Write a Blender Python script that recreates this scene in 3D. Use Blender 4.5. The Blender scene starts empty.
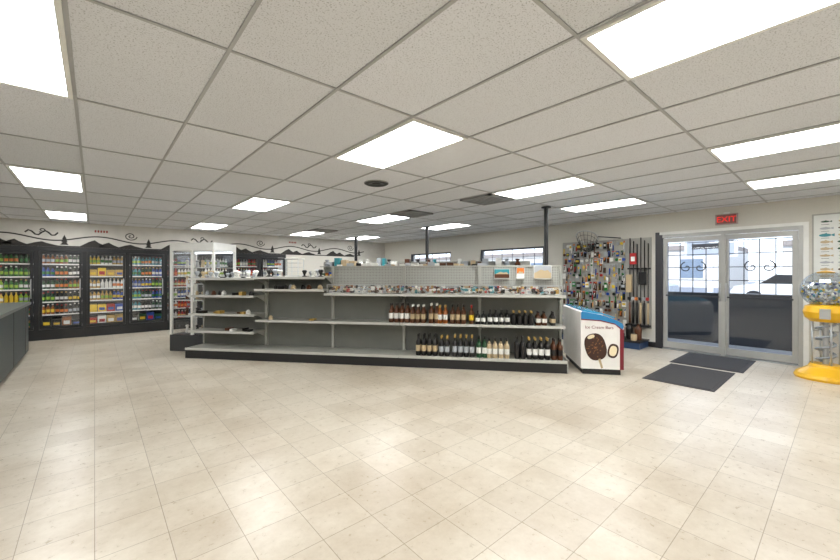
import bpy, math, random
from mathutils import Matrix, Vector
random.seed(7)
rnd=random.random
def U(a,b): return a+(b-a)*rnd()
def lin(c): return tuple(((v/255)/12.92 if v/255<=0.04045 else ((v/255+0.055)/1.055)**2.4) for v in c)+(1,)
M={}
def mat(name,c,rough=.5,metal=0,emit=0,spec=.5,bump=0,bscale=50):
    if name in M: return M[name]
    m=bpy.data.materials.new(name); m.use_nodes=True
    nt=m.node_tree; b=nt.nodes['Principled BSDF']
    L=lin(c)
    b.inputs['Base Color'].default_value=L
    b.inputs['Roughness'].default_value=rough; b.inputs['Metallic'].default_value=metal
    b.inputs['Specular IOR Level'].default_value=spec
    if emit: b.inputs['Emission Color'].default_value=L; b.inputs['Emission Strength'].default_value=emit
    if not emit:
        tc=nt.nodes.new('ShaderNodeTexCoord'); n=nt.nodes.new('ShaderNodeTexNoise'); n.inputs['Scale'].default_value=bscale if bump else 6
        nt.links.new(tc.outputs['Object'],n.inputs['Vector'])
        mr=nt.nodes.new('ShaderNodeMapRange'); mr.inputs['To Min'].default_value=.9; mr.inputs['To Max'].default_value=1.1
        nt.links.new(n.outputs['Fac'],mr.inputs['Value'])
        mx=nt.nodes.new('ShaderNodeVectorMath'); mx.operation='SCALE'; mx.inputs[0].default_value=L[:3]
        nt.links.new(mr.outputs['Result'],mx.inputs['Scale']); nt.links.new(mx.outputs[0],b.inputs['Base Color'])
        if bump:
            bp=nt.nodes.new('ShaderNodeBump'); bp.inputs['Strength'].default_value=bump; bp.inputs['Distance'].default_value=.01
            nt.links.new(n.outputs['Fac'],bp.inputs['Height']); nt.links.new(bp.outputs[0],b.inputs['Normal'])
    M[name]=m; return m
def glass(name,tint=(255,255,255),refl=.07):
    m=bpy.data.materials.new(name); m.use_nodes=True; nt=m.node_tree
    for n in list(nt.nodes): nt.nodes.remove(n)
    o=nt.nodes.new('ShaderNodeOutputMaterial'); t=nt.nodes.new('ShaderNodeBsdfTransparent'); g=nt.nodes.new('ShaderNodeBsdfGlossy')
    t.inputs[0].default_value=lin(tint); g.inputs['Roughness'].default_value=.03
    mx=nt.nodes.new('ShaderNodeMixShader'); mx.inputs[0].default_value=refl
    nt.links.new(t.outputs[0],mx.inputs[1]); nt.links.new(g.outputs[0],mx.inputs[2]); nt.links.new(mx.outputs[0],o.inputs[0])
    M[name]=m; return m

class B:
    def __init__(s,name,mtx=None):
        s.name=name; s.v=[]; s.f=[]; s.m=[]; s.sm=[]; s.mats=[]; s.M=mtx or Matrix.Identity(4); s.L=Matrix.Identity(4)
    def mi(s,m):
        if m not in s.mats: s.mats.append(m)
        return s.mats.index(m)
    def add(s,vs,fs,m,smooth=False):
        b=len(s.v); s.v+= [tuple(s.L@Vector(v)) for v in vs]; k=s.mi(m)
        for f in fs: s.f.append([b+i for i in f]); s.m.append(k); s.sm.append(smooth)
    def box(s,x0,x1,y0,y1,z0,z1,m):
        s.add([(x0,y0,z0),(x1,y0,z0),(x1,y1,z0),(x0,y1,z0),(x0,y0,z1),(x1,y0,z1),(x1,y1,z1),(x0,y1,z1)],
          [(0,3,2,1),(4,5,6,7),(0,1,5,4),(1,2,6,5),(2,3,7,6),(3,0,4,7)],m)
    def lathe(s,cx,cy,prof,mats,seg=12,smooth=True,z=0):
        for i in range(len(prof)-1):
            (r0,z0),(r1,z1)=prof[i],prof[i+1]
            m=mats[i] if isinstance(mats,list) else mats
            vs=[];fs=[]
            for k in range(seg):
                a=2*math.pi*k/seg; vs.append((cx+r0*math.cos(a),cy+r0*math.sin(a),z+z0))
            for k in range(seg):
                a=2*math.pi*k/seg; vs.append((cx+r1*math.cos(a),cy+r1*math.sin(a),z+z1))
            for k in range(seg):
                j=(k+1)%seg; fs.append((k,j,seg+j,seg+k))
            s.add(vs,fs,m,smooth)
    def tube(s,pts,r,m,seg=8,closed=False):
        P=[Vector(p) for p in pts]; n=len(P); rings=[]
        for i,p in enumerate(P):
            if closed: t=(P[(i+1)%n]-P[i-1]).normalized()
            else: t=(P[min(i+1,n-1)]-P[max(i-1,0)]).normalized()
            up=Vector((0,0,1)) if abs(t.z)<.95 else Vector((1,0,0))
            a=t.cross(up).normalized(); b=t.cross(a).normalized()
            rings.append([p+a*r*math.cos(2*math.pi*k/seg)+b*r*math.sin(2*math.pi*k/seg) for k in range(seg)])
        vs=[tuple(v) for R in rings for v in R]; fs=[]
        rg=range(n) if closed else range(n-1)
        for i in rg:
            i2=(i+1)%n
            for k in range(seg):
                j=(k+1)%seg; fs.append((i*seg+k,i*seg+j,i2*seg+j,i2*seg+k))
        if not closed: fs+= [tuple(range(seg)),tuple((n-1)*seg+k for k in range(seg))]
        s.add(vs,fs,m,True)
    def prism(s,poly,axis,a0,a1,m):
        def mk(p,a): return {'x':(a,p[0],p[1]),'y':(p[0],a,p[1]),'z':(p[0],p[1],a)}[axis]
        n=len(poly); vs=[mk(p,a0) for p in poly]+[mk(p,a1) for p in poly]
        fs=[tuple(range(n)),tuple(range(2*n-1,n-1,-1))]+[(i,(i+1)%n,n+(i+1)%n,n+i) for i in range(n)]
        s.add(vs,fs,m)
    def done(s,bevel=0):
        me=bpy.data.meshes.new(s.name); me.from_pydata(s.v,[],s.f)
        for m in s.mats: me.materials.append(m)
        me.polygons.foreach_set('material_index',s.m); me.polygons.foreach_set('use_smooth',s.sm)
        me.update()
        import bmesh
        bm=bmesh.new(); bm.from_mesh(me); bmesh.ops.recalc_face_normals(bm,faces=bm.faces); bm.to_mesh(me); bm.free()
        o=bpy.data.objects.new(s.name,me); bpy.context.collection.objects.link(o); o.matrix_world=s.M
        return o
def T(x,y,z=0,rz=0): return Matrix.Translation((x,y,z))@Matrix.Rotation(math.radians(rz),4,'Z')

# ---------------- dims
XD=8.12; YC=11.3; XL=-5.0; YB=-4.2; ZC=2.555
OX,OY=-.095,.855
def floor_mat():
    m=bpy.data.materials.new('vinyl_tile'); m.use_nodes=True; nt=m.node_tree; b=nt.nodes['Principled BSDF']; N=nt.nodes.new; K=nt.links.new
    tc=N('ShaderNodeTexCoord'); br=N('ShaderNodeTexBrick'); br.offset=0; br.squash=1
    br.inputs['Scale'].default_value=1; br.inputs['Brick Width'].default_value=.305; br.inputs['Row Height'].default_value=.305
    br.inputs['Mortar Size'].default_value=.0022; br.inputs['Mortar Smooth'].default_value=.3
    br.inputs['Color1'].default_value=lin((211,203,188)); br.inputs['Color2'].default_value=lin((199,190,174)); br.inputs['Mortar'].default_value=lin((152,142,125))
    K(tc.outputs['Object'],br.inputs['Vector'])
    n1=N('ShaderNodeTexNoise'); n1.inputs['Scale'].default_value=.8; n1.inputs['Detail'].default_value=7; n1.inputs['Roughness'].default_value=.66; K(tc.outputs['Object'],n1.inputs['Vector'])
    r1=N('ShaderNodeValToRGB'); r1.color_ramp.elements[0].position=.38; r1.color_ramp.elements[0].color=(.62,.54,.44,1); r1.color_ramp.elements[1].position=.56; r1.color_ramp.elements[1].color=(1,1,1,1)
    K(n1.outputs['Fac'],r1.inputs[0])
    n2=N('ShaderNodeTexNoise'); n2.inputs['Scale'].default_value=20; n2.inputs['Detail'].default_value=7; n2.inputs['Roughness'].default_value=.75; K(tc.outputs['Object'],n2.inputs['Vector'])
    r2=N('ShaderNodeValToRGB'); r2.color_ramp.elements[0].position=.3; r2.color_ramp.elements[0].color=(.74,.7,.64,1); r2.color_ramp.elements[1].position=.65
    K(n2.outputs['Fac'],r2.inputs[0])
    a=N('ShaderNodeMixRGB'); a.blend_type='MULTIPLY'; a.inputs[0].default_value=.5; K(br.outputs['Color'],a.inputs[1]); K(r1.outputs[0],a.inputs[2])
    c=N('ShaderNodeMixRGB'); c.blend_type='MULTIPLY'; c.inputs[0].default_value=.4; K(a.outputs[0],c.inputs[1]); K(r2.outputs[0],c.inputs[2])
    K(c.outputs[0],b.inputs['Base Color'])
    mr=N('ShaderNodeMapRange'); mr.inputs['To Min'].default_value=.22; mr.inputs['To Max'].default_value=.36; K(n2.outputs['Fac'],mr.inputs['Value']); K(mr.outputs[0],b.inputs['Roughness'])
    b.inputs['Specular IOR Level'].default_value=.5
    bp=N('ShaderNodeBump'); bp.inputs['Strength'].default_value=.35; bp.inputs['Distance'].default_value=.004
    n3=N('ShaderNodeTexNoise'); n3.inputs['Scale'].default_value=6; n3.inputs['Detail'].default_value=4; K(tc.outputs['Object'],n3.inputs['Vector'])
    K(n3.outputs['Fac'],bp.inputs['Height']); K(bp.outputs[0],b.inputs['Normal'])
    return m
def ceil_mat():
    m=bpy.data.materials.new('acoustic_tile'); m.use_nodes=True; nt=m.node_tree; b=nt.nodes['Principled BSDF']; N=nt.nodes.new; K=nt.links.new
    tc=N('ShaderNodeTexCoord'); n=N('ShaderNodeTexNoise'); n.inputs['Scale'].default_value=130; n.inputs['Detail'].default_value=2; K(tc.outputs['Object'],n.inputs['Vector'])
    r=N('ShaderNodeValToRGB'); r.color_ramp.elements[0].position=.32; r.color_ramp.elements[0].color=lin((180,181,184)); r.color_ramp.elements[1].position=.44; r.color_ramp.elements[1].color=lin((228,230,235))
    K(n.outputs['Fac'],r.inputs[0])
    br=N('ShaderNodeTexBrick'); br.offset=0; br.inputs['Scale'].default_value=1; br.inputs['Brick Width'].default_value=.612; br.inputs['Row Height'].default_value=1.22; br.inputs['Mortar Size'].default_value=0
    br.inputs['Color1'].default_value=(1,1,1,1); br.inputs['Color2'].default_value=(.89,.89,.88,1)
    mp=N('ShaderNodeMapping'); mp.inputs['Location'].default_value=(-OX+.612*20,-OY+1.22*20,0); K(tc.outputs['Object'],mp.inputs[0]); K(mp.outputs[0],br.inputs['Vector'])
    a=N('ShaderNodeMixRGB'); a.blend_type='MULTIPLY'; a.inputs[0].default_value=1; K(r.outputs[0],a.inputs[1]); K(br.outputs['Color'],a.inputs[2])
    K(a.outputs[0],b.inputs['Base Color']); b.inputs['Roughness'].default_value=.9
    return m
black=mat('black_metal',(28,28,30),.45); white=mat('white_paint',(232,232,228),.4); cream=mat('cream_wall',(210,207,198),.8,bump=.1,bscale=120)
alum=mat('aluminium',(185,188,190),.3,.8); G=glass('clear_glass'); GD=glass('door_glass',(248,250,252),.05)
dalum=mat('door_frame_grey',(170,170,166),.4,.3)
b=B('floor'); b.box(XL,XD+.2,YB,YC+.9,-.1,0,floor_mat()); b.done()
b=B('ceiling'); b.box(XL,XD,YB,YC,ZC,ZC+.1,ceil_mat())
b.done()
tb=mat('t_bar',(172,173,174),.5)
b=B('trim_ceiling_grid')
gx=lambda k:OX+.612*k
gy=lambda k:OY+1.22*k
for k in range(-8,14):
    if XL<gx(k)<XD-.02: b.box(gx(k)-.009,gx(k)+.009,YB+.01,YC-.01,ZC-.008,ZC-.001,tb)
for k in range(-4,9):
    if YB<gy(k)<YC-.02: b.box(XL+.01,XD-.01,gy(k)-.009,gy(k)+.009,ZC-.0075,ZC-.0012,tb)
b.done()
def wall_seg_x(name,x0,x1,y0,y1,ops,m):
    b=B(name); ys=y0
    for (a,c,za,zb) in sorted(ops):
        b.box(x0,x1,ys,a,0,ZC+.1,m)
        if za>0: b.box(x0,x1,a,c,0,za,m)
        b.box(x0,x1,a,c,zb,ZC+.1,m); ys=c
    b.box(x0,x1,ys,y1,0,ZC+.1,m); b.done()
DY0,DY1=.45,2.36
wall_seg_x('wall_right',XD,XD+.2,YB,YC+.9,[(DY0,DY1,0,2.15),(4.8,6.76,1.0,2.08),(7.9,9.8,1.0,2.08)],cream)
b=B('wall_left'); b.box(XL-.2,XL,YB,YC+.9,0,ZC+.1,cream); b.done()
b=B('wall_rear'); b.box(XL-.2,XD+.2,YB-.2,YB,0,ZC+.1,cream); b.done()
CX0=-.93-.76*4; NC=11; CX1=CX0+.76*NC
frw=mat('frieze_white',(205,202,195),.8)
b=B('wall_bulkhead'); b.box(XL,XD,YC,YC+.08,2.002,ZC+.1,frw); b.done()
b=B('wall_back_left'); b.box(XL,CX0-.01,YC,YC+.08,0,2.0,cream); b.done()
b=B('wall_back_right'); b.box(CX1+.01,XD,YC,YC+.08,0,2.0,cream); b.done()
b=B('wall_back'); b.box(XL,XD,YC+.8,YC+.9,0,ZC+.1,cream); b.done()
b=B('baseboard_right'); b.box(XD-.015,XD-.001,YB,DY0-.07,.0,.1,black); b.box(XD-.015,XD-.001,DY1+.07,YC,.0,.1,black); b.done()
# ---------------- lights
lens=mat('light_lens',(251,252,252),.5,emit=15.5)
def troffer(X0,Y0):
    b=B('ceiling_light'); X1=X0+.612; Y1=Y0+1.22
    z0=ZC-.02; z1=ZC-.0005
    b.box(X0+.01,X1-.01,Y0+.01,Y0+.035,z0,z1,white); b.box(X0+.01,X1-.01,Y1-.035,Y1-.01,z0,z1,white)
    b.box(X0+.01,X0+.035,Y0+.035,Y1-.035,z0,z1,white); b.box(X1-.035,X1-.01,Y0+.035,Y1-.035,z0,z1,white)
    b.box(X0+.035,X1-.035,Y0+.035,Y1-.035,z0+.006,z1-.002,lens); b.done()
for kx in (-1,3,7,10):
    for ky in (-1,1,4,7): troffer(gx(kx),gy(ky))
for kx in (-6,):
    for ky in (-1,2,5): troffer(gx(kx),gy(ky))
for kx in (-2,3,8): troffer(gx(kx),gy(-4))
vent=mat('vent_grey',(150,150,148),.6); vdk=mat('vent_dark',(60,60,60),.7)
def cvent(X0,Y0,w=.58,l=.58):
    b=B('ceiling_vent'); z0=ZC-.03;z1=ZC-.0005
    b.box(X0,X0+w,Y0,Y0+l,z1-.006,z1,vdk)
    b.box(X0,X0+w,Y0,Y0+.05,z0,z1,vent); b.box(X0,X0+w,Y0+l-.05,Y0+l,z0,z1,vent); b.box(X0,X0+.05,Y0,Y0+l,z0,z1,vent); b.box(X0+w-.05,X0+w,Y0,Y0+l,z0,z1,vent)
    for i in range(7):
        y=Y0+.07+i*(l-.12)/7; b.box(X0+.05,X0+w-.05,y,y+.035,z0+.006,z0+.012,vent)
    b.done()
cvent(gx(7)+.02,gy(2)+.03); cvent(gx(7)+.02,gy(4)-.62); cvent(gx(7)+.02,gy(7)-.62)
b=B('ceiling_speaker')
b.lathe(2.67,3.9,[(.0,-.018),(.05,-.02),(.06,-.012),(.1,-.02),(.13,-.022),(.15,-.012),(.155,-.0005)],[vdk,black,black,vdk,vdk,vent],24,z=ZC); b.done()

# ---------------- coolers
bf=mat('cooler_black',(30,31,33),.35); shelfw=mat('wire_shelf',(120,122,122),.4,.3); led=mat('led_strip',(235,242,255),.5,emit=5)
inner=mat('cooler_inner',(60,64,66),.6)
cols={k:mat('pkg_'+k,c,.35) for k,c in dict(green=(40,120,50),dgreen=(25,70,40),yellow=(225,190,50),white=(230,230,225),red=(180,35,35),blue=(40,75,160),orange=(220,120,40),brown=(85,48,25),amber=(150,85,30),black=(22,20,20),teal=(50,140,150),gold=(190,155,80),pink=(215,120,140),lime=(150,190,60),silver=(170,175,180),purple=(95,60,120),tan=(190,170,135)).items()}
def bottle(b,x,y,z,h,r,body,label,cap,seg=10,neck=.3):
    b.lathe(x,y,[(0,0),(r*.95,0),(r,h*.03),(r,h*.2),(r*1.01,h*.21),(r*1.01,h*.48),(r,h*.49),(r,h*.6),(r*.85,h*.67),(r*neck*1.15,h*.76),(r*neck,h*.88),(r*neck*1.2,h*.885),(r*neck*1.2,h),(0,h)],
      [body,body,body,body,label,label,body,body,body,body,cap,cap,cap],seg,z=z)
b=B('drink_cooler')
Y=YC
b.box(CX0,CX1,Y-.04,Y+.02,0,.22,bf); b.box(CX0,CX1,Y-.045,Y-.002,1.9,2.0,bf)
b.box(CX0,CX1,Y+.62,Y+.66,.0,1.99,inner); b.box(CX0,CX1,Y,Y+.62,.18,.22,inner); b.box(CX0,CX1,Y+.02,Y+.62,1.93,1.97,inner)
for i in range(NC+1):
    x=CX0+.76*i; b.box(x-.04,x+.04,Y-.04,Y+.04,.22,1.9,bf)
    b.box(x-.02,x+.02,Y+.05,Y+.07,.3,1.85,led)
for i in range(NC):
    x0=CX0+.76*i+.045; x1=x0+.67
    b.box(x0,x1,Y-.06,Y-.03,.23,.29,bf); b.box(x0,x1,Y-.06,Y-.03,1.83,1.89,bf); b.box(x0,x0+.045,Y-.06,Y-.03,.29,1.83,bf); b.box(x1-.045,x1,Y-.06,Y-.03,.29,1.83,bf)
    b.box(x0+.045,x1-.045,Y-.048,Y-.042,.29,1.83,G)
    b.tube([(x1-.03,Y-.065,.9),(x1-.03,Y-.1,.93),(x1-.03,Y-.1,1.27),(x1-.03,Y-.065,1.3)],.01,alum,6)
    for s in range(6):
        z=.24+s*.275; b.box(x0+.0,x1-.0,Y+.1,Y+.6,z,z+.015,shelfw); b.box(x0,x1,Y+.09,Y+.1,z-.005,z+.022,white)
b.done()
T0=[['green','yellow','lime','dgreen'],['green','yellow','lime','dgreen'],['green','yellow','lime','dgreen'],['green','green','lime','dgreen'],['blue','black','black','amber','dgreen'],['yellow','white','red','gold','blue'],['black','blue','dgreen','teal'],['red','blue','white'],['white','green'],['red','silver'],['blue','white']]
b=B('chilled_drinks')
for i in range(NC):
    x0=CX0+.76*i+.06
    th=T0[i]
    for s in range(6):
        z=.256+s*.275; y=YC+.14
        if i==3 and s<3: th=['yellow','gold','lime','amber']
        elif i==3: th=T0[3]
        boxy = (i==5 and s in(0,1,4)) or (i in (4,6) and s==0)
        if boxy:
            n=4
            for j in range(n):
                w=.64/n; c=cols[random.choice(th)]; h=U(.13,.2)
                b.box(x0+j*w+.005,x0+(j+1)*w-.008,y,y+.3,z,z+h,c); b.box(x0+j*w+.03,x0+(j+1)*w-.03,y-.001,y,z+.04,z+h*.6,cols[random.choice(['white','yellow','blue','red'])])
        else:
            n=9
            for j in range(n):
                if j%3==0: c=cols[random.choice(th)]; l=cols[random.choice(['white','yellow','lime','silver','orange','green'])]; q=cols[random.choice(['white','red','gold','black'])]
                bottle(b,x0+.035+j*.071,y+.02,z,U(.2,.23),.031,c,l,q,8,.4)
b.done()
# frieze mural
ink=mat('mural_ink',(48,45,42),.7); redi=mat('mural_red',(150,50,40),.7)
b=B('wall_mural')
def ribbon(pts,w,y=YC-.004,m=ink):
    P=[Vector((p[0],0,p[1])) for p in pts]; vs=[]
    for i,p in enumerate(P):
        t=(P[min(i+1,len(P)-1)]-P[max(i-1,0)]).normalized(); n=Vector((-t.z,0,t.x))*w/2
        vs+= [(p.x+n.x,y,p.z+n.z),(p.x-n.x,y,p.z-n.z)]
    b.add(vs,[(2*i,2*i+1,2*i+3,2*i+2) for i in range(len(P)-1)],m)
x=-4.8; kk=0
while x<6.6:
    ribbon([(x+t*.05, 2.2+.06*math.sin(t*.05*2*math.pi/1.5)) for t in range(31)],.028)
    cx,cz=x+.95,2.31
    if kk%2: ribbon([(cx+.02*t*.25*math.cos(t*.5),cz+.02*t*.2*math.sin(t*.5)) for t in range(2,26)],.02)
    else:
        ribbon([(cx-.25+t*.05,cz-.02+.05*math.sin(t*1.3)) for t in range(11)],.03)
        ribbon([(cx+.02*t*.2*math.cos(-t*.5),cz+.04+.02*t*.15*math.sin(-t*.5)) for t in range(2,18)],.018)
    for (ox,w,h) in ((.05,.5,.15),(.35,.4,.11),(.7,.5,.08)):
        b.add([(x+ox,YC-.003,2.03),(x+ox+w*.3,YC-.003,2.03+h*.7),(x+ox+w*.5,YC-.003,2.03+h),(x+ox+w*.65,YC-.003,2.03+h*.6),(x+ox+w,YC-.003,2.03)],[(0,1,2,3,4)],ink)
    for q in range(3):
        px=x+1.3; b.add([(px-.07+.015*q,YC-.0035,2.05+q*.06),(px+.07-.015*q,YC-.0035,2.05+q*.06),(px,YC-.0035,2.15+q*.06)],[(0,1,2)],ink)
    if kk%3==0:
        for q in range(5): b.box(x+.3+q*.05,x+.33+q*.05,YC-.004,YC-.002,2.36,2.41,redi)
    x+=1.5; kk+=1
b.box(XL+.01,6.8,YC-.006,YC-.002,2.003,2.03,ink)
b.done()

# ---------------- gondola
GM=T(1.142,7.309,0,-50.4)
shelf=mat('shelf_beige',(168,168,160),.4); backb=mat('backboard_grey',(116,117,111),.6); rail=mat('price_rail',(190,190,184),.35)
def peg(c1=(205,205,198)):
    m=bpy.data.materials.new('pegboard_white'); m.use_nodes=True; nt=m.node_tree; bb=nt.nodes['Principled BSDF']; N=nt.nodes.new; K=nt.links.new
    tc=N('ShaderNodeTexCoord'); mp=N('ShaderNodeVectorMath'); mp.operation='SCALE'; mp.inputs['Scale'].default_value=1/.0254; K(tc.outputs['Object'],mp.inputs[0])
    fr=N('ShaderNodeVectorMath'); fr.operation='FRACTION'; K(mp.outputs[0],fr.inputs[0])
    sb=N('ShaderNodeVectorMath'); sb.operation='SUBTRACT'; sb.inputs[1].default_value=(.5,.5,.5); K(fr.outputs[0],sb.inputs[0])
    sx=N('ShaderNodeSeparateXYZ'); K(sb.outputs[0],sx.inputs[0])
    def sq(o):
        q=N('ShaderNodeMath'); q.operation='MULTIPLY'; K(o,q.inputs[0]); K(o,q.inputs[1]); return q.outputs[0]
    ad=N('ShaderNodeMath'); K(sq(sx.outputs[0]),ad.inputs[0]); K(sq(sx.outputs[2]),ad.inputs[1])
    lt=N('ShaderNodeMath'); lt.operation='LESS_THAN'; lt.inputs[1].default_value=.05; K(ad.outputs[0],lt.inputs[0])
    mx=N('ShaderNodeMixRGB'); mx.inputs[1].default_value=lin(c1); mx.inputs[2].default_value=lin((80,78,75)); K(lt.outputs[0],mx.inputs[0]); K(mx.outputs[0],bb.inputs['Base Color'])
    bb.inputs['Roughness'].default_value=.6; return m
pegm=peg((176,177,170))
b=B('gondola_shelving',GM)
W=1.22
def shelf_run(x0,x1,yf,yb,z,t=.03):
    n=round((x1-x0)/W)
    for i in range(max(n,1)):
        a=x0+i*(x1-x0)/max(n,1); c=x0+(i+1)*(x1-x0)/max(n,1)
        b.box(a+.004,c-.004,yf,yb,z-.02,z,shelf); b.box(a+.004,c-.004,yf-.006,yf,z-.032,z+.006,rail)
        for xx in (a+.02,c-.03): b.prism([(yb,z-.02),(yb,z-.12),(yf+.12,z-.02)],'x',xx,xx+.006,shelf)
b.box(0,6.1,.005,.45,0,.135,black); b.box(1.22,6.1,.5,.93,0,.13,black)
shelf_run(0,6.1,0,.45,.17)
b.box(1.22,6.1,.46,.95,.14,.17,shelf)
b.box(0,1.22,.43,.455,.0,1.34,backb); b.box(1.22,2.44,.46,.49,0,1.36,backb); b.box(2.44,6.1,.46,.49,0,1.15,backb); b.box(2.44,6.1,.46,.49,1.15,1.52,pegm)
b.box(2.44,6.1,.44,.51,1.52,1.545,shelf); b.box(1.22,2.44,.44,.51,1.36,1.38,shelf)
for i in range(6):
    x=i*W; h=1.38 if i<2 else 1.545
    b.box(max(x-.02,0),min(x+.02,6.1),.41,.46 if i<2 else .53,0,h,shelf)
for z in (1.34,1.05,.74,.45): shelf_run(0,W,.07,.43,z)
shelf_run(W,2*W,.07,.46,1.16); shelf_run(W,2*W,.1,.46,1.36)
shelf_run(2*W,5*W-.0,.05,.46,1.10)
shelf_run(W,5*W,.1,.46,.65)
b.box(6.1,6.115,.0,.95,0,.2,shelf); b.box(6.1,6.115,.42,.53,.2,1.54,shelf)
for z in (.6,1.0): b.box(1.3,6.08,.49,.9,z-.02,z,shelf)
b.done()
b=B('liquor_bottles',GM)
def rowb(x0,x1,y,z,choices,hr=(.27,.31),r=.037,gap=.085,depth=2):
    x=x0
    while x<x1:
        ch=random.choice(choices); n=random.randint(2,4)
        h=U(*hr)
        for j in range(n):
            if x>=x1: break
            for d in range(depth):
                bottle(b,x,y+d*.095,z,h,r,cols[ch[0]],cols[ch[1]],cols[ch[2]],12,ch[3] if len(ch)>3 else .33)
            x+=gap
        x+=U(0,.04)
rowb(3.5,4.25,.2,.65,[('brown','white','black'),('black','white','gold'),('brown','tan','white')])
rowb(4.27,4.8,.2,.65,[('amber','white','gold'),('brown','yellow','red'),('amber','orange','gold'),('brown','tan','black')])
rowb(4.85,6.03,.2,.65,[('black','white','black'),('black','tan','black'),('black','black','gold'),('brown','white','black')],(.2,.25))
rowb(3.95,5.0,.1,.17,[('black','white','black'),('black','tan','black'),('black','silver','gold'),('dgreen','white','black')],(.3,.33))
rowb(5.02,5.3,.1,.17,[('tan','white','black'),('gold','white','red')],(.28,.32))
rowb(5.42,6.03,.1,.17,[('black','black','black'),('brown','black','black'),('black','white','gold')],(.27,.33))
b.done()
b=B('sunglasses_and_trinkets',GM)
cg=mat('frosted_glass',(215,220,220),.15)
keys=['black','white','silver','white','tan','black','brown','silver','black','gold','white','white','teal','red','amber']
def trinket(x,y,z,big=1.0):
    c=cols[random.choice(keys)]; t=rnd(); b.L=T(x,y,z,U(-40,40))
    if t<.45:
        w=.065
        for s in (-1,1):
            b.prism([(s*.035+.028*math.cos(a*math.pi/4),.028+.022*math.sin(a*math.pi/4)) for a in range(8)],'y',-.003,.003,c)
            b.box(s*w-.003,s*w+.003,0,.1,.028,.036,c)
        b.box(-.012,.012,-.003,.003,.034,.04,c)
    elif t<.65:
        q=big; b.lathe(0,0,[(0,0),(.02*q,0),(.024*q,.02*q),(.012*q,.04*q),(.016*q,.055*q),(0,.065*q)],c,8)
    else: b.box(-.025,.025,-.02,.02,.01,.02+.05*rnd()*big,c); b.box(-.03,.03,-.025,.025,.0,.01,white)
    b.L=Matrix.Identity(4)
for i in range(12):
    x0=2.47+i*.3
    if i%4<3:
        b.box(x0+.01,x0+.29,.08,.2,1.10,1.112,white); b.box(x0+.01,x0+.29,.078,.08,1.10,1.15,G)
        b.box(x0+.01,x0+.29,.22,.36,1.10,1.14,white); 
for i in range(950): trinket(U(2.52,6.03),U(.1,.2) if rnd()<.5 else U(.23,.36),1.113 if rnd()<.6 else 1.141,U(.9,1.5))
for i in range(130):
    x=U(2.5,5.9); b.box(x,x+U(.03,.09),.375,.405,1.10,1.10+U(.06,.13),cols[random.choice(['white','silver','tan','white','black','silver','blue','amber'])])
x=2.5
while x<4.95:
    w=U(.05,.12)
    if rnd()<.6: b.box(x,x+w-.01,.445,.505,1.545,1.545+U(.02,.06),cols[random.choice(['white','silver','tan','white','black','silver','teal'])])
    x+=w
b.box(2.48,6.06,.072,.076,1.10,1.235,G); b.box(2.48,6.06,.072,.4,1.235,1.24,G)
b.box(2.48,6.06,.07,.078,1.236,1.246,alum)
for i in range(4):
    x=2.48+i*1.19; b.box(x,x+.01,.07,.08,1.10,1.24,alum)
b.done()
b=B('glass_knickknacks',GM)
def kn(x,y,z,q,c):
    b.lathe(x,y,[(0,0),(.04*q,0),(.045*q,.01*q),(.012*q,.03*q),(.03*q,.07*q),(.045*q,.1*q),(.03*q,.12*q),(0,.12*q)],c,12,z=z)
for i in range(30):
    x=.07+i*.078; z=1.34 if x<1.22 else 1.38-.02
    if abs(x-1.22)<.05 or 1.68<x<2.02: continue
    kn(x,.14+.2*rnd(),z,U(.7,1.15),cols[random.choice(['white','silver','tan','white','black','silver'])])
def smallrow(x0,x1,z,dens=.8,hr=(.03,.09),ks=('black','tan','silver','brown','white','gold')):
    x=x0
    while x<x1-.1:
        w=U(.05,.11)
        if rnd()<dens:
            y=U(.1,.2)
            if rnd()<.6: b.box(x,x+w-.01,y,y+.12,z,z+U(*hr),cols[random.choice(ks)])
            else: b.lathe(x+w/2,y+.05,[(0,0),(w*.4,0),(w*.4,.04),(w*.2,.07),(0,.075)],cols[random.choice(ks)],10,z=z)
        x+=w+U(0,.03)
smallrow(.06,1.17,1.05); smallrow(1.28,2.4,1.16,.9); smallrow(.06,1.17,.74,.7,(.02,.05)); smallrow(.06,1.17,.45,.5,(.02,.05)); smallrow(1.3,2.5,.65,.3,(.01,.03)); smallrow(2.5,3.4,.65,.2,(.01,.03))
b.done()
b=B('acrylic_display_tower'); b.M=GM
xx=1.85; zz=1.361
b.box(xx-.12,xx+.12,.13,.35,zz,zz+.02,white)
for s in range(4): b.box(xx-.11,xx+.11,.14,.34,zz+.02+s*.07,zz+.025+s*.07,cg)
for dx in (-.11,.1): 
    for dy in (.14,.33): b.box(xx+dx,xx+dx+.01,dy,dy+.01,zz+.02,zz+.3,cg)
b.box(xx-.12,xx+.12,.13,.35,zz+.29,zz+.31,white)
b.done()
def pbox(x,w,h,top,bot):
    b=B('boxed_souvenir',GM); y=.405
    z=1.34
    b.box(x,x+w,y,y+.05,z,z+h,cols['white']); b.box(x+.006,x+w-.006,y-.002,y,z+h*.45,z+h-.006,cols[top]); b.box(x+.006,x+w-.006,y-.002,y,z+.006,z+h*.45,cols[bot])
    b.add([(x+.02,y-.003,z+h*.45),(x+w*.4,y-.003,z+h*.7),(x+w*.6,y-.003,z+h*.6),(x+w*.8,y-.003,z+h*.66),(x+w-.02,y-.003,z+h*.45)],[(0,1,2,3,4)],cols['tan'])
    b.box(x+.02,x+w-.02,y-.02,y+.055,z-.012,z,shelf)
    b.done()
pbox(5.1,.24,.15,'teal','brown'); pbox(5.44,.12,.17,'orange','white'); pbox(5.7,.26,.2,'silver','tan'); 
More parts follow.
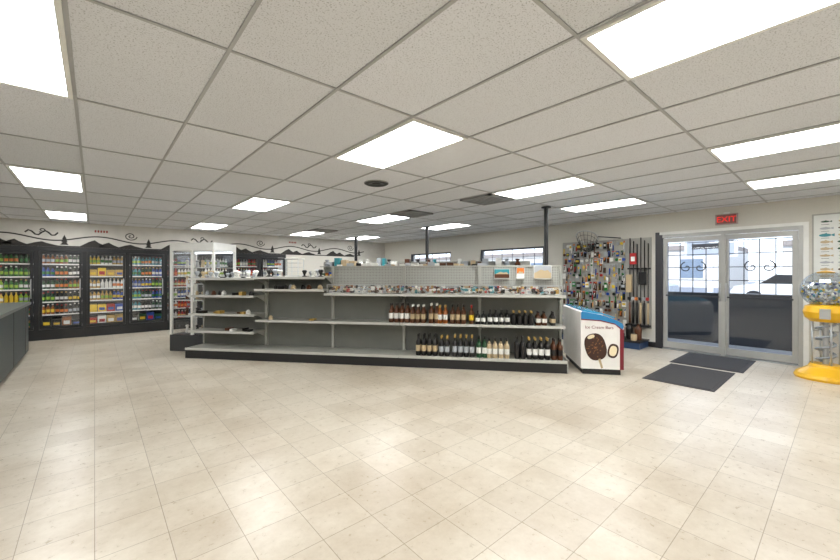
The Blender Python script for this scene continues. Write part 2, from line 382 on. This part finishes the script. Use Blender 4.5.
# ------------- upright glass display case
b=B('glass_display_case',GM@T(-.74,.48))
w,d,h=.9,.62,1.98
b.box(0,w,0,d,0,.3,mat('case_base',(60,62,64),.5)); b.box(0,w,0,d,h-.14,h,white)
for (x,y) in ((0,0),(w-.04,0),(0,d-.04),(w-.04,d-.04)): b.box(x,x+.04,y,y+.04,.3,h-.14,white)
b.box(.43,.47,0,.04,.3,h-.14,white)
for z in (.62,.92,1.22,1.52): b.box(.04,w-.04,.04,d-.04,z,z+.01,cg); 
b.box(.04,w-.04,.008,.014,.3,h-.14,G); b.box(.008,.014,.04,d-.04,.3,h-.14,G); b.box(w-.014,w-.008,.04,d-.04,.3,h-.14,G)
b.box(.05,w-.05,d-.07,d-.05,h-.17,h-.145,mat('case_lamp',(240,245,255),.5,emit=4))
b.tube([(.4,-.01,1.0),(.4,-.05,1.02),(.4,-.05,1.3),(.4,-.01,1.32)],.01,alum,6)
for z in (.3,.63,.93,1.23,1.53):
    for i in range(7):
        x=.1+i*.11; c=cols[random.choice(['silver','white','black','tan','brown'])]
        b.lathe(x,.3,[(0,0),(.035,0),(.03,.05),(.02,.1),(.035,.13),(0,.15)],c,8,z=z)
b.done()
# ------------- rear gondolas
def rear(y0,x0,x1,h):
    b=B('gondola_shelving',GM@T(x0,y0)); L=x1-x0
    b.box(0,L,.05,.85,0,.13,black); b.box(0,L,0,.9,.14,.17,shelf); b.box(0,L,.43,.47,.17,h,pegm); b.box(0,L,.41,.49,h,h+.02,shelf)
    for z in (.6,1.0,1.3):
        b.box(0,L,.08,.43,z-.02,z,shelf); b.box(0,L,.47,.82,z-.02,z,shelf)
    for i in range(int(L/1.22)+1): b.box(i*1.22-.02+.02,i*1.22+.04,.4,.5,0,h,shelf)
    b.box(0,L,.2,.43,1.56,1.58,shelf)
    b.done()
    b=B('packaged_goods',GM@T(x0,y0)); x=.05
    while x<L-.3:
        wd=U(.08,.22); hh=U(.1,.22); c=cols[random.choice(list(cols))]
        b.box(x,x+wd-.01,.12,.38,1.30,1.30+hh,c); b.box(x+.02,x+wd-.03,.119,.12,1.33,1.30+hh*.7,cols[random.choice(['white','yellow','white'])]); x+=wd
    x=.05
    while x<L-.3:
        wd=U(.06,.16); hh=U(.05,.18); c=cols[random.choice(['white','silver','tan','white','black','teal','silver','brown'])]
        if rnd()<.8:
            if rnd()<.6: b.box(x,x+wd-.01,.24,.4,1.58,1.58+hh,c)
            else: b.lathe(x+wd/2,.32,[(0,0),(.05,0),(.06,.05),(.03,.1),(.05,.14),(0,.15)],c,12,z=1.58)
        x+=wd+U(0,.05)
    b.done()
rear(2.0,1.4,5.9,1.66); rear(4.2,.6,4.6,1.72)
for (X,Yp,rr) in ((5.76,3.36,.035),(6.04,6.67,.04),(6.07,9.97,.045)):
    b=B('support_post'); b.lathe(X,Yp,[(0,0),(.09,0),(.09,.012),(rr,.014),(rr,ZC-.03),(.08,ZC-.028),(.08,ZC-.013),(0,ZC-.013)],black,16); b.done()

# ------------- ice cream freezer
FM=GM@T(6.29,.02)
b=B('ice_cream_freezer',FM)
fw=mat('freezer_white',(238,236,232),.3); fb=mat('freezer_blue',(40,130,185),.35); fr=mat('freezer_red',(120,25,40),.4)
w=.56
prof=[(0,.08),(w,.08),(w,.68),(w-.02,.725),(w-.12,.78),(w-.3,.84),(.02,.885),(0,.87)]
b.prism(prof,'y',0,1.15,fw)
b.box(.03,w-.03,.03,1.1,.0,.08,black)
b.prism([(0.0,.78),(w*.45,.765),(w*.8,.72),(w-.015,.64),(w,.68),(w-.02,.725),(w-.12,.78),(w-.3,.84),(.02,.885),(0,.87)],'y',-.004,0,fb)
b.prism([(0.0,.765),(w*.45,.75),(w*.8,.705),(w-.02,.62),(w-.015,.64),(w*.8,.72),(w*.45,.765),(0,.78)],'y',-.005,0,fr)
b.box(w-.05,w,-.003,0,.08,.64,fr)
b.prism([(0.03,.842),(w-.29,.848),(w-.11,.788),(w-.08,.795),(w-.28,.865),(.03,.905)],'y',.05,1.1,mat('freezer_lid',(60,150,190),.15))
choc=mat('chocolate',(62,36,25),.4); nut=mat('almond_bits',(150,100,60),.5); crm=mat('vanilla',(240,225,190),.5)
def oval(cx,cz,a,c,ang,n=24,y=-.006,m=choc):
    pts=[]
    for k in range(n):
        t=2*math.pi*k/n; X=a*math.copysign(abs(math.cos(t))**.8,math.cos(t)); Z=c*math.copysign(abs(math.sin(t))**.8,math.sin(t))
        pts.append((cx+X*math.cos(ang)-Z*math.sin(ang),y,cz+X*math.sin(ang)+Z*math.cos(ang)))
    b.add(pts,[tuple(range(n))],m)
oval(.19,.39,.14,.19,.25); oval(.13,.53,.05,.025,.4,y=-.008,m=crm)
for k in range(34):
    a=U(0,6.28); q=U(0,.12); oval(.19+q*math.cos(a),.38+q*1.2*math.sin(a),.008,.006,a,6,-.009,nut)
b.prism([(.225,.22),(.255,.23),(.29,.10),(.265,.09)],'y',-.007,-.002,cols['tan'])
oval(.42,.34,.07,.1,-.2); oval(.42,.34,.048,.072,-.2,y=-.008,m=crm)
b.done()
tx=bpy.data.curves.new('freezer_lettering','FONT'); tx.body='Ice Cream Bars'; tx.size=.06; tx.materials.append(fr)
to=bpy.data.objects.new('freezer_lettering',tx); bpy.context.collection.objects.link(to)
fz=bpy.data.objects['ice_cream_freezer']; to.parent=fz; to.matrix_parent_inverse=Matrix.Identity(4); to.location=(.05,-.006,.645); to.rotation_euler=(math.pi/2,0,0)

# ------------- doors
b=B('door_1')
fx0,fx1=XD-.03,XD+.1
dk=mat('dark_bronze',(55,55,58),.4,.3)
b.box(fx0,fx1,DY0+.002,DY0+.05,0,2.148,dalum); b.box(fx0,fx1,DY1-.05,DY1-.002,0,2.148,dk); b.box(fx0,fx1,DY0+.05,DY1-.05,2.09,2.148,dalum)
b.box(fx0,fx1,DY0+.05,DY1-.05,0.001,.02,alum)
mid=(DY0+DY1)/2
for li,(a,c) in enumerate(((DY0+.055,mid-.003),(mid+.003,DY1-.055))):
    X0,X1=XD,XD+.045
    b.box(X0,X1,a,a+.065,.03,2.08,dalum); b.box(X0,X1,c-.065,c,.03,2.08,dalum); b.box(X0,X1,a+.065,c-.065,.03,.15,dalum); b.box(X0,X1,a+.065,c-.065,2.0,2.08,dalum)
    b.box(X0+.02,X0+.026,a+.065,c-.065,.15,2.0,GD)
    b.box(X0-.03,X0,a+.05,c-.05,1.0,1.025,dk)
    hy = c-.035 if li==0 else a+.035
    b.tube([(X0,hy,.95),(X0-.05,hy,.96),(X0-.05,hy,1.24),(X0,hy,1.25)],.011,alum,6)
    n=4
    for i in range(0,n+1):
        y=a+.06+i*(c-a-.12)/n; b.box(X1+.02,X1+.032,y-.006,y+.006,1.05,1.99,black)
    for z in (1.06,1.3,1.53,1.76,1.98): b.box(X1+.02,X1+.032,a+.06,c-.06,z-.006,z+.006,black)
    for s in (-1,1):
        cy=(a+c)/2+s*.1; pts=[(X1+.03,cy+s*.006*t*math.cos(t*.45),1.53+.006*t*math.sin(t*.45)) for t in range(2,18)]
        b.tube(pts,.009,black,5)
b.box(XD-.025,XD+.03,mid-.03,mid+.03,.02,2.09,dalum)
b.done()
b=B('trim_1'); b.box(XD-.02,XD-.001,DY1,DY1+.07,0,2.2,dk); b.box(XD-.02,XD-.001,DY0-.06,DY1,2.15,2.2,white); b.box(XD-.02,XD-.001,DY0-.06,DY0,0,2.15,white); b.done()
for i,(a,c) in enumerate(((4.8,6.76),(7.9,9.8))):
    b=B('window_%d'%(i+1)); z0,z1=1.0,2.08
    b.box(XD+.02,XD+.1,a+.001,a+.04,z0,z1,dk); b.box(XD+.02,XD+.1,c-.04,c-.001,z0,z1,dk); b.box(XD+.02,XD+.1,a+.04,c-.04,z0,z0+.04,dk); b.box(XD+.02,XD+.1,a+.04,c-.04,z1-.04,z1-.001,dk)
    b.box(XD+.05,XD+.06,a+.04,c-.04,z0+.04,z1-.04,GD)
    n=6
    for j in range(1,n): y=a+j*(c-a)/n; b.box(XD+.12,XD+.13,y-.006,y+.006,z0,z1,black)
    for z in (1.4,1.8): b.box(XD+.12,XD+.13,a,c,z-.006,z+.006,black)
    b.done()
# exit sign
b=B('exit_sign',T(XD-.001,1.36,2.34,-90))
b.box(-.15,.15,-.05,0,-.09,.09,mat('sign_housing',(165,150,145),.5)); b.box(-.13,.13,-.052,-.05,-.075,.075,mat('sign_face',(130,85,80),.4)); b.box(-.04,.04,-.03,-.0,.09,.12,white)
es=b.done()
tx=bpy.data.curves.new('exit_letters','FONT'); tx.body='EXIT'; tx.size=.13; tx.align_x='CENTER'; tx.extrude=.001; tx.materials.append(mat('exit_red',(235,50,45),.5,emit=.8))
to=bpy.data.objects.new('exit_letters',tx); bpy.context.collection.objects.link(to); to.parent=es; to.location=(0,-.055,-.045); to.rotation_euler=(math.pi/2,0,0)
# mats
rub=mat('rubber_mat',(62,61,62),.85,bump=.4,bscale=200)
for (a,c,d,e) in ((5.57,6.83,1.05,1.83),(6.93,8.05,.98,1.88)):
    b=B('floor_mat'); b.box(a,c,d,e,.0005,.008,rub); b.box(a+.04,c-.04,d+.04,e-.04,.008,.012,rub)
    for k in range(20): 
        x=a+.05+k*(c-a-.1)/20; b.box(x,x+.02,d+.05,e-.05,.012,.014,rub)
    b.done()
# ------------- pegboard with merchandise
b=B('pegboard_panel'); 
pg2=mat('pegboard_brown',(172,170,164),.7)
b.box(XD-.03,XD-.001,2.5,4.3,.35,2.12,pg2); 
for y in (2.5,3.1,3.7,4.28): b.box(XD-.036,XD-.03,y,y+.02,.35,2.12,shelf)
b.done()
b=B('hanging_merchandise')
z=2.08
ckeys=['black','red','white','yellow','silver','green','brown','orange','black','black','blue','tan','silver','dgreen','brown','black','white','silver']
while z>.5:
    y=2.93; rowh=U(.11,.2)
    while y<4.22:
        t=rnd(); X=XD-.05-U(.02,.09); c=cols[random.choice(ckeys)]; h=U(.7,1.2)*rowh
        b.box(X-.02,XD-.038,y+.02,y+.025,z-.012,z-.006,alum)
        if t<.33:
            w=U(.035,.06); b.box(X,X+.004,y,y+w,z-h,z,cols[random.choice(['white','tan','black','black','silver','brown'])])
            b.tube([(X-.012,y+w*.3,z-h*.25),(X-.018,y+w*.5,z-h*.5),(X-.012,y+w*.6,z-h*.8)],w*.16,c,6); b.box(X-.002,X,y+.004,y+w-.004,z-h*.2,z-.004,cols[random.choice(['red','blue','green','orange'])])
        elif t<.62:
            w=.03; b.tube([(X,y+.015,z),(X,y+.015,z-h*.5)],.006,cols['silver'],5); b.tube([(X,y+.015,z-h*.5),(X,y+.02,z-h*1.15)],.014,c,6)
        elif t<.82:
            w=U(.05,.09); b.box(X,X+.02,y,y+w,z-h*.9,z-h*.1,c); b.box(X-.002,X,y+.008,y+w-.008,z-h*.6,z-h*.3,cols[random.choice(['white','yellow','silver'])])
        elif t<.95:
            w=.06; b.prism([(y+.03+.03*math.cos(a*.785),z-.05+.03*math.sin(a*.785)) for a in range(8)],'x',X,X+.03,c)
        else: w=.04
        y+=w+U(.005,.022)
    z-=rowh+.01
b.done()
b=B('fishing_rods')
for i in range(6):
    y=2.52+i*.065; b.tube([(XD-.13,y,.42),(XD-.13,y,.9),(XD-.09,y+.01,2.0+.06*(i%3))],.011,cols['black'],6)
    b.tube([(XD-.13,y,.45),(XD-.13,y,.85)],.02,cols[random.choice(['brown','tan','black'])],8)
    b.lathe(XD-.17,y,[(0,0),(.025,0),(.03,.03),(.025,.06),(0,.06)],cols[['red','silver','black','orange','silver','black'][i]],10,z=.9)
b.box(XD-.1,XD-.04,2.5,2.9,1.5,1.53,black); b.box(XD-.15,XD-.04,2.5,2.92,.38,.42,black)
b.box(XD-.17,XD-.12,2.72,2.83,1.6,1.82,cols['red']); b.box(XD-.172,XD-.17,2.74,2.81,1.66,1.75,cols['white'])
b.box(XD-.16,XD-.12,2.55,2.68,1.2,1.45,cols['black']); b.box(XD-.17,XD-.12,2.8,2.9,1.05,1.4,cols['tan'])
b.done()
b=B('landing_net')
cy,cz=3.6,2.18; XN=XD-.34
b.tube([(XN-.16*math.sin(a),cy+.22*math.cos(a),cz+.12*math.sin(a)) for a in [i*math.pi/10 for i in range(20)]],.012,alum,6,closed=True)
for i in range(16):
    a=i*math.pi/8
    b.tube([(XN-.16*math.sin(a)*f,cy+.22*math.cos(a)*f,cz+.12*math.sin(a)*f-d) for f,d in ((1,0),(.8,.12),(.5,.24),(.1,.3))],.004,black,4)
for f,d in ((.9,.07),(.75,.15),(.55,.22),(.3,.27)):
    b.tube([(XN-.16*math.sin(a)*f,cy+.22*math.cos(a)*f,cz+.12*math.sin(a)*f-d) for a in [i*math.pi/8 for i in range(16)]],.004,black,4,closed=True)
b.tube([(XN,cy-.2,cz),(XD-.16,cy-.6,cz-.05)],.012,black,6)
b.tube([(XD-.16,cy-.58,cz-.05),(XD-.04,cy-.58,cz-.05)],.006,alum,6)
b.done()
b=B('low_display_shelf'); bl=mat('shelf_blue',(35,60,95),.5)
b.box(XD-.5,XD-.02,2.55,4.4,.0,.12,bl); b.box(XD-.52,XD-.02,2.53,4.42,.12,.15,black)
b.done()
b=B('propane_canisters')
for i in range(10):
    y=2.65+i*.16; c=cols[['brown','black','tan','red','silver','orange','black','green','white','black'][i]]
    b.lathe(XD-.25,y,[(0,0),(.055,0),(.06,.02),(.06,.2),(.04,.25),(.02,.27),(.02,.3),(0,.3)],c,12,z=.151)
for i in range(7):
    y=2.62+i*.22; c=cols[['tan','black','white','brown','silver','teal','yellow'][i]]
    b.lathe(XD-.42,y+.05,[(0,0),(.05,0),(.055,.02),(.055,.1),(.05,.12),(0,.12)],c,12,z=.151)
b.done()
# ------------- fish chart poster right of the door
b=B('fish_identification_poster')
y0,y1,z0,z1=-.75,.36,.56,2.3
pp=mat('poster_paper',(222,224,220),.5)
b.box(XD-.02,XD-.001,y0,y1,z0,z1,pp); 
for (a,c,d,e) in ((y0,y1,z0,z0+.02),(y0,y1,z1-.02,z1),(y0,y0+.02,z0,z1),(y1-.02,y1,z0,z1)): b.box(XD-.024,XD-.02,a,c,d,e,shelf)
z=z1-.12
while z>z0+.05:
    for i in range(6):
        y=y0+.1+i*.175; L=U(.045,.065); hh=L*U(.28,.42); c=cols[random.choice(['dgreen','brown','silver','tan','silver','teal','silver','tan'])]
        pts=[(L*math.cos(a*math.pi/6),hh*math.sin(a*math.pi/6)) for a in range(12)]
        b.add([(XD-.0215,y+p[0],z+p[1]) for p in pts],[tuple(range(12))],c)
        b.add([(XD-.0215,y-L*.8,z),(XD-.0215,y-L*1.5,z+hh),(XD-.0215,y-L*1.5,z-hh)],[(0,1,2)],c)
        b.add([(XD-.0215,y+L*.3,z+hh*.8),(XD-.0215,y-L*.4,z+hh*.8),(XD-.0215,y-L*.2,z+hh*1.5)],[(0,1,2)],c)
        b.box(XD-.0212,XD-.02,y-.04,y+.04,z-.045,z-.04,ink)
    z-=.1
b.done()
b=B('gumball_machine',T(7.42,.2))
yel=mat('machine_yellow',(228,176,30),.3)
b.lathe(0,0,[(0,0),(.3,0),(.31,.03),(.29,.07),(.22,.12),(.17,.16),(.15,.2),(0,.2)],yel,32)
b.lathe(0,0,[(.13,.2),(.13,.78)],G,24)
b.lathe(0,0,[(.03,.2),(.03,.78)],alum,12)
b.tube([(.09*math.cos(t*.35),.09*math.sin(t*.35),.22+t*.0078) for t in range(72)],.016,mat('spiral_track',(150,160,170),.3),6)
for k in range(4):
    a=k*math.pi/2+.4; b.tube([(.135*math.cos(a),.135*math.sin(a),.2),(.135*math.cos(a),.135*math.sin(a),.78)],.01,alum,6)
b.lathe(0,0,[(0,.77),(.15,.77),(.2,.82),(.22,.9),(.2,.98),(.15,1.0)],yel,32)
b.box(-.24,-.17,-.05,.05,.82,.95,alum)
R=.25; cz=1.2
b.lathe(0,0,[(R*math.sin(a),cz-R*math.cos(a)) for a in [math.pi*(.2+.75*i/14) for i in range(15)]],glass('globe_glass',(235,240,245),.2),32)
b.lathe(0,0,[(0,cz+.215),(.08,cz+.22),(.09,cz+.235),(.04,cz+.25),(0,cz+.255)],yel,24)
for i in range(520):
    while True:
        x,y,z=U(-.23,.23),U(-.23,.23),U(-.21,.1)
        if x*x+y*y+z*z<.225**2 and (x*x+y*y+z*z>.17**2 or z>.07): break
    c=cols[random.choice(['white','blue','teal','silver','white','silver','white','silver','white','yellow'])]; q=.019
    b.lathe(x,y,[(0,-q),(q*.8,-q*.6),(q,0),(q*.8,q*.6),(0,q)],c,6,z=cz+z)
b.done()
# ------------- counter left
b=B('checkout_counter')
cc=mat('counter_laminate',(62,70,71),.5); ct=mat('counter_top',(110,114,112),.3)
b.box(-1.6,-.87,3.0,9.4,.08,.88,cc); b.box(-1.55,-.92,3.05,9.35,0,.08,black); b.box(-1.64,-.84,2.97,9.43,.88,.92,ct)
for y in (4.2,5.4,6.6,7.8,9.0): b.box(-.872,-.866,y,y+.01,.08,.88,black)
b.done()
# ------------- outside
asph=mat('asphalt',(140,140,142),.9,bump=.3)
b=B('ground_outside'); b.box(XD+.2,90,-50,70,-.2,-.02,asph); b.done()
b=B('sidewalk_outside'); b.box(XD+.2,XD+1.44,-6,14,-.02,.0,mat('concrete',(165,162,156),.9)); b.done()
b=B('low_wall_outside'); b.box(XD+1.5,XD+1.65,-2.5,6,-.02,.98,mat('dark_stucco',(48,50,55),.8)); b.box(XD+1.45,XD+1.7,-2.5,6,.98,1.02,dk); b.done()
b=B('building_outside'); bw=mat('stucco_tan',(215,212,205),.8); rf=mat('roof_brown',(150,140,132),.8); gwn=mat('shop_window',(120,135,150),.3)
b.box(48,60,-14,4,-.02,4.0,bw); b.box(47.8,60,-14,4,4,4.5,rf)
b.box(48,60,8,60,-.02,4.0,bw); b.box(47.8,60,8,60,4,4.5,rf)
for i in range(12):
    yy=-13+i*4.6
    if not(2<yy<8): b.box(47.95,48,yy,yy+2,1,3,gwn)
b.done()
b=B('roadside_sign'); b.box(21.9,22.1,4.2,4.4,-.02,2.2,white); b.box(21.9,22.1,3.3,5.3,2.2,3.3,white); b.box(21.88,21.9,3.4,5.2,2.3,3.2,cols['silver']); b.box(21.87,21.88,3.6,5.0,2.6,2.85,black); b.done()
def car(x,y,c):
    b=B('parked_car',T(x,y,-.02,90)); p=[(-2.2,.35),(-2.2,.75),(-1.9,.88),(-1.3,.95),(-.7,1.42),(.7,1.45),(1.4,.98),(2.1,.85),(2.25,.6),(2.2,.35)]
    b.prism(p,'y',-.85,.85,c); b.prism([(-1.15,.98),(-.65,1.37),(.65,1.4),(1.2,.99)],'y',-.86,.86,black)
    for wx in (-1.4,1.4):
        for s in (-1,1):
            b.prism([(wx+.33*math.cos(a*.4),.33+.33*math.sin(a*.4)) for a in range(16)],'y',min(s*.7,s*.9),max(s*.7,s*.9),black)
    b.done()
car(24,1.5,cols['white']); car(26,9,cols['silver']); car(24,16,cols['red'])
sl=bpy.data.lights.new('sun','SUN'); sl.energy=4; so=bpy.data.objects.new('sun',sl); bpy.context.collection.objects.link(so)
so.rotation_euler=Vector((.75,.25,-.7)).to_track_quat('-Z','Y').to_euler()
w=bpy.data.worlds.new('World'); bpy.context.scene.world=w; w.use_nodes=True; nt=w.node_tree
bg=nt.nodes['Background']; tc=nt.nodes.new('ShaderNodeTexCoord'); sp=nt.nodes.new('ShaderNodeSeparateXYZ'); rp=nt.nodes.new('ShaderNodeValToRGB')
nt.links.new(tc.outputs['Generated'],sp.inputs[0]); nt.links.new(sp.outputs[2],rp.inputs[0]); nt.links.new(rp.outputs[0],bg.inputs[0])
rp.color_ramp.elements[0].color=(.9,.94,1,1); rp.color_ramp.elements[1].color=(.5,.65,.95,1); rp.color_ramp.elements[1].position=.6
bg.inputs[1].default_value=2.4
cam=bpy.data.cameras.new('camera'); co=bpy.data.objects.new('camera',cam); bpy.context.collection.objects.link(co)
cam.lens=16; cam.sensor_width=36; cam.shift_y=-6/840; cam.clip_start=.05; cam.clip_end=300
co.location=(0,0,1.41); co.rotation_euler=(math.pi/2,0,math.radians(-41.07))
s=bpy.context.scene; s.camera=co
s.view_settings.view_transform='Standard'; s.view_settings.look='None'; s.view_settings.exposure=.1
